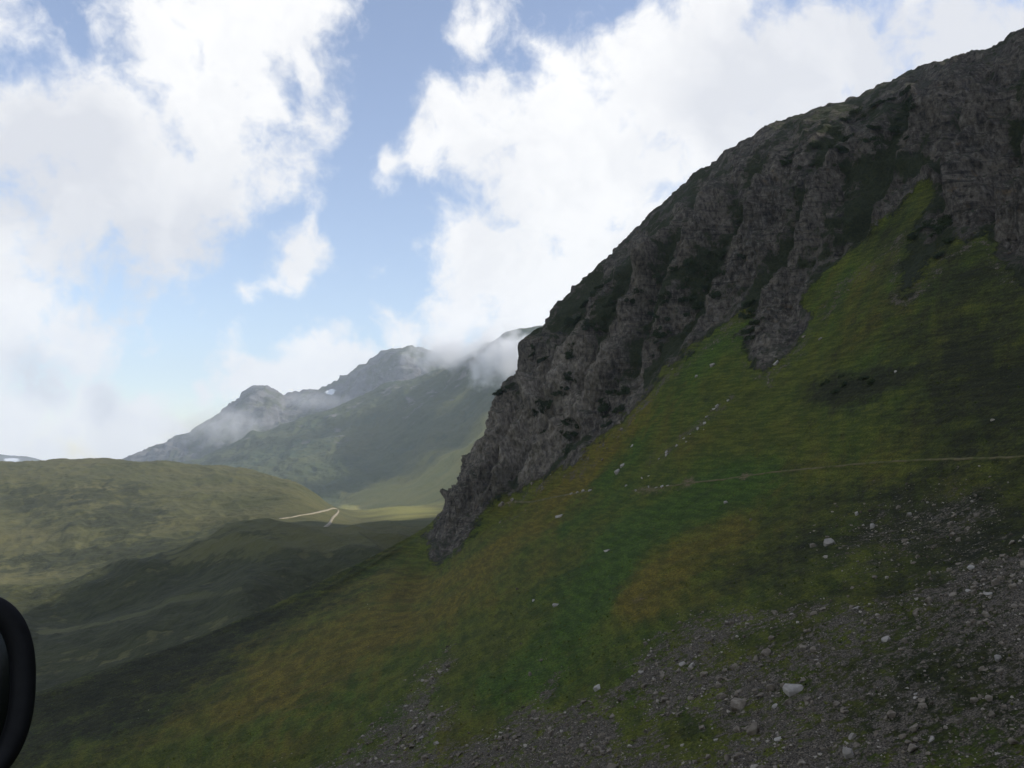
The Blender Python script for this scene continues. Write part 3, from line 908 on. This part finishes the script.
# ground sheet to the horizon
bm = bmesh.new()
bmesh.ops.create_grid(bm, x_segments=60, y_segments=60, size=11500)
me = bpy.data.meshes.new("ground")
bm.to_mesh(me)
bm.free()
gr = link(bpy.data.objects.new("ground", me))
gr.location = (0, 3000, -620)
me.materials.append(mat_plain("valley_grass", (0.07, 0.08, 0.03), (0.10, 0.10, 0.04), 0.004))
tag(gr, "wide green valley floor stretching away to the horizon", "ground", kind='structure')

# ------------------------------------------------------------------ stones
def stone_mesh(name, seed, flat=0.6, n=13):
    r = np.random.default_rng(seed)
    b = bmesh.new()
    for _ in range(n):
        v = r.normal(size=3)
        v /= np.linalg.norm(v)
        v = np.sign(v) * np.abs(v) ** 0.7
        v *= np.array([1.0, r.uniform(0.7, 0.95), flat]) * r.uniform(0.8, 1.05)
        b.verts.new(v)
    res = bmesh.ops.convex_hull(b, input=list(b.verts))
    for v in [v for v in b.verts if not v.link_faces]:
        b.verts.remove(v)
    bmesh.ops.bevel(b, geom=list(b.edges), offset=0.035, segments=1, affect='EDGES', profile=0.5)
    bmesh.ops.triangulate(b, faces=list(b.faces))
    m = bpy.data.meshes.new(name)
    b.to_mesh(m)
    b.free()
    return m


STONES = [stone_mesh("stone", s, f) for s, f in ((1, .55), (2, .65), (3, .45), (4, .75), (5, .5), (6, .6), (7, .4), (8, .7))]
STONES_PALE = []
for m in STONES:
    m.materials.append(M_STONE)
    c = m.copy()
    c.materials.clear()
    c.materials.append(M_PALE)
    STONES_PALE.append(c)


def put_stone(p, n, size, pale=False, k=None, sxy=(1, 1, 1), name="stone", sink=0.1, rz=None, tilt=0.35):
    k = RNG.integers(len(STONES)) if k is None else k
    o = link(bpy.data.objects.new(name, (STONES_PALE if pale else STONES)[k]))
    up = Vector((0, 0, 1)).lerp(Vector(n), 0.75).normalized()
    q = up.to_track_quat('Z', 'Y').to_matrix().to_4x4()
    e = Matrix.Rotation(RNG.uniform(0, 6.28) if rz is None else rz, 4, 'Z') @ Matrix.Rotation(RNG.uniform(-tilt, tilt), 4, 'X')
    o.matrix_world = Matrix.Translation(Vector(p) + up * size * sink) @ q @ e @ Matrix.Diagonal((size * sxy[0], size * sxy[1], size * sxy[2], 1))
    return o


def special(px, py, wpx, label, pale=False, group=None, k=None, sxy=(1, 1, 1), sink=0.15, rz=None):
    p, n, _ = on_slope(px, py)
    size = wpx * 0.5 * p[1] / F
    o = put_stone(p, n, size, pale, k, sxy, name="boulder" if wpx > 9 else "stone", sink=sink, rz=rz)
    tag(o, label, "boulder" if wpx > 9 else "stone", group)
    return o


special(794, 691, 27, "large flat pale slab lying level in the scree", True, k=2, rz=0.1)
special(738, 708, 25, "broad rounded grey slab beside the large pale slab", k=0, rz=0.2)
special(757, 731, 20, "dull brown grey boulder just below the rounded slab", k=5)
special(829, 544, 14, "single pale block standing alone in the dark turf", True, k=3)
special(870, 528, 12, "pale boulder in the turf uphill of the single pale block", True, k=1)
special(971, 569, 9, "lone light block on the shaded turf near the right edge", True, k=3)
special(617, 473, 9, "square white block on the grass above the footpath", True, k=3)
special(622, 466, 8, "flat white stone just above the square white block", True, k=2)
special(632, 446, 5, "small white stone alone on the grass above both white blocks", True)
special(559, 517, 11, "long thin white slab on the grass below the crag", True, k=6, sxy=(1.2, .5, .8), rz=0.6)
special(607, 551, 8, "white stone in lush grass below the footpath", True, k=4)
special(556, 605, 9, "pale stone on straw grass above the scree", True, k=2)
special(534, 601, 5, "tiny pale stone beside the lone pale stone on straw grass", True)
special(726, 503, 5, "small pale stone in the straw patch below the path", True)
special(598, 689, 12, "pale round boulder at the upper rim of the scree", True, k=5)
special(432, 716, 14, "grey boulder between turf strips at the scree's low end", k=4)
special(528, 676, 10, "grey stone at the tip of a scree tongue in grass", k=1)
special(766, 654, 14, "light grey boulder among turf at the top of the scree", k=0)
special(850, 757, 18, "upright pale block at the bottom edge of the scree", True, k=3, sxy=(.7, .7, 1.5))
special(998, 660, 12, "upright light stone near the right edge in dark turf", True, k=3, sxy=(.7, .7, 1.3))
special(821, 339, 6, "white stone on the steep turf right of the rock rib", True)
special(712, 366, 7, "white stone in the turf gully under the cliff", True, k=3)
special(696, 377, 5, "pale stone just below the white stone in the turf gully", True)
special(776, 364, 9, "pale block at the foot of the rock rib", True, k=2)
special(896, 372, 4, "tiny white stone beside the dark heather patch", True)

# the line of rockfall blocks and the blocks along the path
for i, (x, y, w) in enumerate([(664, 454, 9), (669, 451, 6), (676, 446, 6), (684, 440, 6), (690, 435, 5), (697, 427, 8), (703, 423, 6), (709, 416, 6), (715, 411, 6), (721, 407, 7), (727, 402, 5), (661, 458, 5), (687, 444, 4), (706, 428, 4)]):
    special(x + RNG.normal() * 2.0, y + RNG.normal() * 1.5, w * 0.72, "white block in the diagonal line of fallen rock above the footpath", True, "white blocks of the rockfall line")
for i, (x, y, w) in enumerate([(668, 486, 5), (662, 487, 5), (656, 488, 4), (650, 487, 4), (643, 478, 5), (649, 476, 4), (636, 491, 4), (590, 491, 5), (583, 491, 5), (577, 493, 4), (572, 494, 4), (626, 486, 4)]):
    special(x, y, w, "small pale stone lying along the worn end of the footpath", True, "pale stones along the footpath")

# blocks that have come off the crags and lie along their foot
_ft = np.flatnonzero((foot.ravel() > 0.3) & VIS.ravel() & (rock.ravel() < 0.5) & (vv.ravel() > 4.2))
for i in RNG.choice(_ft, 46, replace=False):
    o = put_stone(G.reshape(-1, 3)[i], GN.reshape(-1, 3)[i], float(0.35 + 0.5 * RNG.pareto(2.5)) if RNG.random() < 0.9 else 1.4, sink=0.2)
    tag(o, "grey block fallen onto the turf along the foot of the crags", "stone", "fallen blocks at the foot of the crags")

# the scree: sizes by a power law, the largest in view as things, the rest as one mass
Gf, Nf, Sf = G.reshape(-1, 3), GN.reshape(-1, 3), scree.ravel()
cand = np.flatnonzero(VIS.ravel() & (Sf > 0.05) & (vv.ravel() < 6.0))
# weight by surface area and local amount of scree
ar = np.linalg.norm(np.cross(np.gradient(G, axis=1), np.gradient(G, axis=0)), axis=-1).ravel()
wgt = ar[cand] * np.clip(Sf[cand], 0, 1) ** 2.0 * (vv.ravel()[cand] < 5.2)
N_ST = 40000
pick = cand[RNG.choice(len(cand), N_ST, p=wgt / wgt.sum())]
size = 0.070 * RNG.pareto(2.2, N_ST) + 0.065
size = np.where(size > 0.75, RNG.uniform(0.25, 0.7, N_ST), size)
ppos = Gf[pick] + RNG.normal(size=(N_ST, 3)) * [0.15, 0.15, 0.0]
vis_px = size / ppos[:, 1]
sx, sy = project(ppos)
inframe = (sx > 2) & (sx < 1022) & (sy > 2) & (sy < 766)
order = np.argsort(-(vis_px * inframe))
big = order[:215]
for i in big:
    pale = RNG.random() < 0.11
    o = put_stone(ppos[i], Nf[pick[i]], float(size[i]), pale, sink=0.2)
    if pale:
        tag(o, "pale angular stone lying loose among the grey scree", "stone", "pale stones of the scree")
    else:
        tag(o, "grey angular stone lying loose in the scree", "stone", "grey stones of the scree")
rest = order[215:]
base = []
for m in STONES:
    # coarse versions for the mass of small stones
    b = bmesh.new()
    b.from_mesh(m)
    bmesh.ops.remove_doubles(b, verts=list(b.verts), dist=0.22)
    res = bmesh.ops.convex_hull(b, input=list(b.verts))
    bmesh.ops.triangulate(b, faces=list(b.faces))
    for v in [v for v in b.verts if not v.link_faces]:
        b.verts.remove(v)
    b.verts.index_update()
    base.append((np.array([v.co[:] for v in b.verts]), np.array([[v.index for v in f.verts] for f in b.faces])))
    b.free()
VV, FF, TT, off = [], [], [], 0
kinds = RNG.integers(len(base), size=len(rest))
for k, (bv, bf) in enumerate(base):
    sel = rest[kinds == k]
    m = len(sel)
    a = RNG.uniform(0, 6.28, m)
    t = RNG.uniform(-0.6, 0.6, m)
    ca, sa, ct, st_ = np.cos(a), np.sin(a), np.cos(t), np.sin(t)
    x = bv[None, :, 0] * np.ones((m, 1))
    y = bv[None, :, 1] * ct[:, None] - bv[None, :, 2] * st_[:, None]
    z = bv[None, :, 1] * st_[:, None] + bv[None, :, 2] * ct[:, None]
    X = x * ca[:, None] - y * sa[:, None]
    Y = x * sa[:, None] + y * ca[:, None]
    P = np.stack([X, Y, z], -1) * size[sel][:, None, None] + (ppos[sel] + Nf[pick[sel]] * (size[sel] * 0.15)[:, None])[:, None, :]
    VV.append(P.reshape(-1, 3))
    FF.append((bf[None] + (np.arange(m) * len(bv))[:, None, None] + off).reshape(-1, 3))
    TT.append(np.repeat(RNG.random(m), len(bv)))
    off += m * len(bv)


def mat_scree():
    m, g, b = new_mat("scree_stones")
    tone = g.attr('tone')
    n = g.noise(pos(g), 6.0, 4, 0.6)
    ramp = g.n('ShaderNodeValToRGB')
    cr = ramp.color_ramp
    cr.elements[0].color = (0.082, 0.066, 0.046, 1)
    cr.elements[1].position = 0.72
    cr.elements[1].color = (0.235, 0.196, 0.147, 1)
    e = cr.elements.new(0.93)
    e.color = (0.38, 0.335, 0.27, 1)
    g.set(ramp.inputs[0], tone)
    col = g.mix(g.smooth(n, 0.4, 0.7), ramp.outputs[0], g.mix(1.0, ramp.outputs[0], (0.68, 0.66, 0.62), 'MULTIPLY'))
    g.t.links.new(col, b.inputs['Base Color'])
    return m


sc_o = link(bpy.data.objects.new("scree", mesh_from("scree", np.concatenate(VV), np.concatenate(FF), {'tone': np.concatenate(TT)}, mat_scree(), smooth=False)))
tag(sc_o, "field of small grey scree stones at the slope's foot", "scree", kind='stuff')

# ------------------------------------------------------------------ tussocks standing out of the turf
def tussocks(n=40000):
    c = np.flatnonzero(VIS.ravel() & (rock.ravel() < 0.3) & (vv.ravel() < 6.6))
    yd = Gf[c, 1]
    w = ar[c] * np.exp(-yd / 140.0) * (0.25 + np.clip(fbm(Gf[c], 9.0, 3, 0.6, off=21.0) * 2.2, 0, 1.5)) * (1 - 0.75 * np.clip(Sf[c] * 1.6, 0, 1))
    k = c[RNG.choice(len(c), n, p=w / w.sum())]
    base = Gf[k] + RNG.normal(size=(n, 3)) * [0.3, 0.3, 0]
    hgt = RNG.uniform(0.10, 0.28, n)
    V, tone = [], []
    for b in range(8):
        a = RNG.uniform(0, 6.28, n)
        lean = RNG.uniform(0.6, 1.6, n) * hgt
        d = np.stack([np.cos(a), np.sin(a), np.zeros(n)], -1)
        sd_ = np.stack([-np.sin(a), np.cos(a), np.zeros(n)], -1) * (0.10 * hgt / 0.3)[:, None]
        b0 = base + d * 0.06
        tip = b0 + d * lean[:, None] + np.stack([np.zeros(n), np.zeros(n), hgt * RNG.uniform(.6, 1.1, n)], -1)
        V.append(np.stack([b0 - sd_ - [0, 0, .12], b0 + sd_ - [0, 0, .12], tip], 1))
    V = np.stack(V, 1).reshape(-1, 3)
    t1 = np.clip(0.30 + 0.6 * dry.ravel()[k] - 0.4 * heath_shade.ravel()[k] + RNG.normal(size=n) * 0.22, 0, 1)
    tone = np.repeat(t1, 24)
    m, g, b = new_mat("tussock_grass")
    ramp = g.n('ShaderNodeValToRGB')
    ramp.color_ramp.elements[0].color = (0.062, 0.080, 0.015, 1)
    ramp.color_ramp.elements[1].color = (0.200, 0.160, 0.042, 1)
    e = ramp.color_ramp.elements.new(0.4)
    e.color = (0.105, 0.118, 0.022, 1)
    g.set(ramp.inputs[0], g.attr('tone'))
    g.t.links.new(ramp.outputs[0], b.inputs['Base Color'])
    o = link(bpy.data.objects.new("grass_tussocks", mesh_from("grass_tussocks", V, np.arange(len(V)).reshape(-1, 3), {'tone': tone}, m, smooth=False)))
    tag(o, "low tussocks of green and straw grass dotted over the near slope", "grass", kind='stuff')


tussocks()

# ------------------------------------------------------------------ shrubs on the crags
def leaf_mesh(name, seed, n=900):
    r = np.random.default_rng(seed)
    # several lobes, wider than high
    L = r.integers(4, 7)
    cen = np.stack([r.uniform(-.65, .65, L), r.uniform(-.65, .65, L), r.uniform(0.18, .5, L)], -1)
    rad = r.uniform(0.25, 0.45, L)
    li = r.integers(L, size=n)
    v = r.normal(size=(n, 3))
    v /= np.linalg.norm(v, axis=1, keepdims=True)
    c = cen[li] + v * (rad[li] * r.uniform(0.55, 1.08, n))[:, None] * [1, 1, .8]
    c[:, 2] = np.abs(c[:, 2])
    a = r.normal(size=(n, 3))
    a /= np.linalg.norm(a, axis=1, keepdims=True)
    b_ = np.cross(a, r.normal(size=(n, 3)))
    b_ /= np.linalg.norm(b_, axis=1, keepdims=True)
    s = r.uniform(0.05, 0.11, n)[:, None]
    quad = np.stack([c - a * s, c + b_ * s * .6, c + a * s, c - b_ * s * .6], 1)
    return mesh_from(name, quad.reshape(-1, 3), np.arange(n * 4).reshape(n, 4), {}, M_LEAF, smooth=False)


def stem_mesh(name, seed):
    r = np.random.default_rng(seed)
    b = bmesh.new()
    for _ in range(6):
        tip = Vector((r.uniform(-.6, .6), r.uniform(-.6, .6), r.uniform(.35, .7)))
        q = tip.to_track_quat('Z', 'Y').to_matrix().to_4x4()
        bmesh.ops.create_cone(b, segments=6, radius1=0.03, radius2=0.012, depth=tip.length + .2, matrix=q @ Matrix.Translation((0, 0, tip.length * .5 - .1)))
    m = bpy.data.meshes.new(name)
    b.to_mesh(m)
    b.free()
    m.materials.append(M_STEM)
    return m


LEAVES = [leaf_mesh("foliage", s) for s in range(5)]
STEMS = [stem_mesh("stems", s) for s in range(2)]
SHRUB_AREAS = [  # picture outline centre, half sizes, tilt, number, label
    ((590, 318), (70, 26), -38, 34, "dark green alder bush on the upper crag ledges"),
    ((556, 395), (34, 9), -42, 14, "dark green bush on the ledge between the lower crags"),
    ((500, 382), (8, 5), 0, 3, "dark bush crowning the nose of the cliff"),
    ((560, 440), (16, 26), 25, 8, "dark bush in the cleft of the lowest crag"),
    ((612, 405), (16, 26), 35, 12, "dark bush at the foot of the crag beside the grass"),
    ((690, 285), (60, 26), -28, 30, "dark bush in the broken rocks of the middle cliff"),
    ((650, 345), (24, 16), -45, 9, "dark bush just above the grass tongue"),
    ((752, 318), (10, 26), 15, 8, "dark bush on the left side of the rock rib"),
    ((870, 130), (100, 26), -22, 26, "low dark bush near the top of the high cliff"),
    ((930, 240), (20, 22), 0, 8, "low dark bush beside the upper turf gully"),
    ((852, 384), (38, 10), -12, 6, "low dark heather bush in the turf slope under the cliff"),
]
PROTO = None
for (cx, cyy), (rx, ry), ang, cnt, lab in SHRUB_AREAS:
    c_, s_ = math.cos(R(ang)), math.sin(R(ang))
    for j in range(cnt):
        a = RNG.uniform(0, 6.28)
        rr = math.sqrt(RNG.random())
        ex, ey = rr * math.cos(a) * rx, rr * math.sin(a) * ry
        p, n, _ = on_slope(cx + c_ * ex - s_ * ey, cyy + s_ * ex + c_ * ey)
        root = link(bpy.data.objects.new("alder_shrub", None))
        root.empty_display_size = 0.3
        sz = RNG.uniform(2.2, 4.4) * (0.5 if cyy == 384 else 1)
        up = Vector((0, 0, 1)).lerp(Vector(n), 0.55).normalized()
        root.matrix_world = Matrix.Translation(Vector(p) - up * 0.25) @ up.to_track_quat('Z', 'Y').to_matrix().to_4x4() @ Matrix.Rotation(RNG.uniform(0, 6.28), 4, 'Z') @ Matrix.Diagonal((sz, sz, sz * RNG.uniform(.6, .85), 1))
        tag(root, lab, "shrub", "dark alder shrubs: " + lab)
        f = link(bpy.data.objects.new("foliage", LEAVES[RNG.integers(len(LEAVES))]))
        f.parent = root
        st2 = link(bpy.data.objects.new("stems", STEMS[RNG.integers(2)]))
        st2.parent = root

# ------------------------------------------------------------------ mist on the ridges
def mist(px, py, Y, rx, ry, depth, dens, label, seed):
    """a puff of cloud lying on the mountain: an ellipsoid of uneven vapour, sizes in metres from picture pixels"""
    b = bmesh.new()
    bmesh.ops.create_icosphere(b, subdivisions=3, radius=1.0)
    m = bpy.data.meshes.new("mist")
    b.to_mesh(m)
    b.free()
    o = link(bpy.data.objects.new("mist", m))
    c = at(px, py, Y)
    o.location = c
    k = Y / F
    o.scale = (rx * k, depth, ry * k)
    mt = bpy.data.materials.new("vapour")
    mt.use_nodes = True
    t = mt.node_tree
    t.nodes.clear()
    g = NT(t)
    out = g.n('ShaderNodeOutputMaterial')
    vol = g.n('ShaderNodeVolumePrincipled')
    t.links.new(vol.outputs[0], out.inputs['Volume'])
    vol.inputs['Color'].default_value = (0.97, 0.97, 0.98, 1)
    vol.inputs['Anisotropy'].default_value = 0.0
    oc = g.n('ShaderNodeTexCoord').outputs['Object']
    r = g.vmath('LENGTH', oc, out=1)
    nn = g.noise(g.vmath('ADD', g.vmath('MULTIPLY', oc, (rx / 26.0, 1.2, ry / 26.0)), (seed, seed * 2.3, 0)), 1.6, 4, 0.6)
    d = g.math('ADD', g.math('SUBTRACT', 1.0, r), g.math('MULTIPLY', g.math('SUBTRACT', nn, 0.5), 1.7))
    g.set(vol.inputs['Density'], g.math('MULTIPLY', g.smooth(d, 0.18, 0.8), dens))
    m.materials.append(mt)
    return tag(o, label, "mist", kind='stuff')


mist(512, 360, 3600, 66, 42, 220, 0.016, "white mist patch hanging before the far flank beside the cliff", 1.0)
mist(450, 354, 4700, 60, 26, 220, 0.012, "thin white mist over the rear peak's right shoulder", 2.0)
mist(218, 426, 6200, 74, 30, 260, 0.0026, "long white mist bank below the left rear peak", 3.0)
mist(318, 402, 6500, 62, 14, 220, 0.0016, "thin veil of mist along the rear ridge", 4.0)

# ------------------------------------------------------------------ mirror of the vehicle the picture is taken from
def wing_mirror():
    root = link(bpy.data.objects.new("wing_mirror", None))
    root.empty_display_size = 0.05
    Y = 0.9
    c = Vector(at(-32, 691, Y))
    # looks back along the vehicle, turned a little towards the eye
    look = (-c).normalized()
    q = look.to_track_quat('Z', 'Y').to_matrix().to_4x4()
    root.matrix_world = Matrix.Translation(c) @ q
    k = c.length / F * 0.80
    black = mat_plain("black_plastic", (0.010, 0.010, 0.011), (0.006, 0.006, 0.007), 60.0, 0.6)
    RX, RY = 60 * k, 96 * k
    segs = 96

    def rings(name, prof, mat, close=False):
        V = []
        for (fx, fy, z) in prof:
            a = np.linspace(0, 2 * math.pi, segs, endpoint=False)
            e = 0.86
            cx = np.sign(np.cos(a)) * np.abs(np.cos(a)) ** e
            sy_ = np.sign(np.sin(a)) * np.abs(np.sin(a)) ** e
            V.append(np.stack([fx * cx, fy * sy_, np.full(segs, z)], -1))
        V = np.stack(V)
        n = len(prof)
        i = np.arange(n * segs).reshape(n, segs)
        j = np.roll(i, -1, axis=1)
        Fc = np.stack([i[:-1], j[:-1], j[1:], i[1:]], -1).reshape(-1, 4)
        o = link(bpy.data.objects.new(name, mesh_from(name, V, Fc, {}, mat)))
        o.parent = root
        return o

    t = 23 * k
    shell = [(RX * .02, RY * .02, -.075), (RX * .45, RY * .45, -.07), (RX * .75, RY * .75, -.052), (RX * .93, RY * .93, -.025), (RX, RY, 0.0), (RX * .985, RY * .99, .008),
             (RX - t * .35, RY - t * .35, .012), (RX - t * .8, RY - t * .8, .009), (RX - t, RY - t, .0), (RX - t * 1.02, RY - t * 1.02, -.012)]
    rings("housing", shell, black)
    mg, gg, bb = new_mat("tinted_mirror_glass")
    bb.inputs['Base Color'].default_value = (0.02, 0.022, 0.022, 1)
    bb.inputs['Metallic'].default_value = 1.0
    bb.inputs['Roughness'].default_value = 0.12
    rings("mirror_glass", [(RX - t, RY - t, -.008), ((RX - t) * .7, (RY - t) * .7, -.0074), ((RX - t) * .3, (RY - t) * .3, -.007), (.0004, .0004, -.007)], mg)
    # arm towards the door of the vehicle, below and left of the picture
    b = bmesh.new()
    pts = [Vector((-.02, -.10, -.05)), Vector((-.05, -.22, -.05)), Vector((-.11, -.34, -.03)), Vector((-.16, -.42, .02))]
    prev = None
    for p_, w in zip(pts, (.022, .020, .020, .03)):
        ring = [b.verts.new(p_ + Vector((w * math.cos(a), .3 * w * math.sin(a), w * math.sin(a)))) for a in np.linspace(0, 2 * math.pi, 16, endpoint=False)]
        if prev:
            for i in range(16):
                b.faces.new((prev[i], prev[(i + 1) % 16], ring[(i + 1) % 16], ring[i]))
        else:
            b.faces.new(ring[::-1])
        prev = ring
    b.faces.new(prev)
    m = bpy.data.meshes.new("arm")
    b.to_mesh(m)
    b.free()
    m.materials.append(black)
    o = link(bpy.data.objects.new("arm", m))
    o.parent = root
    return tag(root, "black oval wing mirror of the vehicle at the photo's left edge", "wing mirror")


wing_mirror()

# ------------------------------------------------------------------ air
bm = bmesh.new()
bmesh.ops.create_cube(bm, size=1.0)
me = bpy.data.meshes.new("haze")
bm.to_mesh(me)
bm.free()
hz_o = link(bpy.data.objects.new("haze", me))
Z0, Z1 = -621.5, 1500.0
hz_o.scale = (23400, 23400, Z1 - Z0)
hz_o.location = (0, 3000, (Z0 + Z1) / 2)
hm = bpy.data.materials.new("mountain_air")
hm.use_nodes = True
t = hm.node_tree
t.nodes.clear()
ho = t.nodes.new('ShaderNodeOutputMaterial')
hv = t.nodes.new('ShaderNodeVolumePrincipled')
hv.inputs['Color'].default_value = (0.80, 0.89, 1.0, 1)
hv.inputs["Density"].default_value = 0.000062
hv.inputs['Anisotropy'].default_value = 0.2
t.links.new(hv.outputs[0], ho.inputs['Volume'])
me.materials.append(hm)
tag(hz_o, "thin bluish mountain haze filling the whole valley", "haze", kind='stuff')
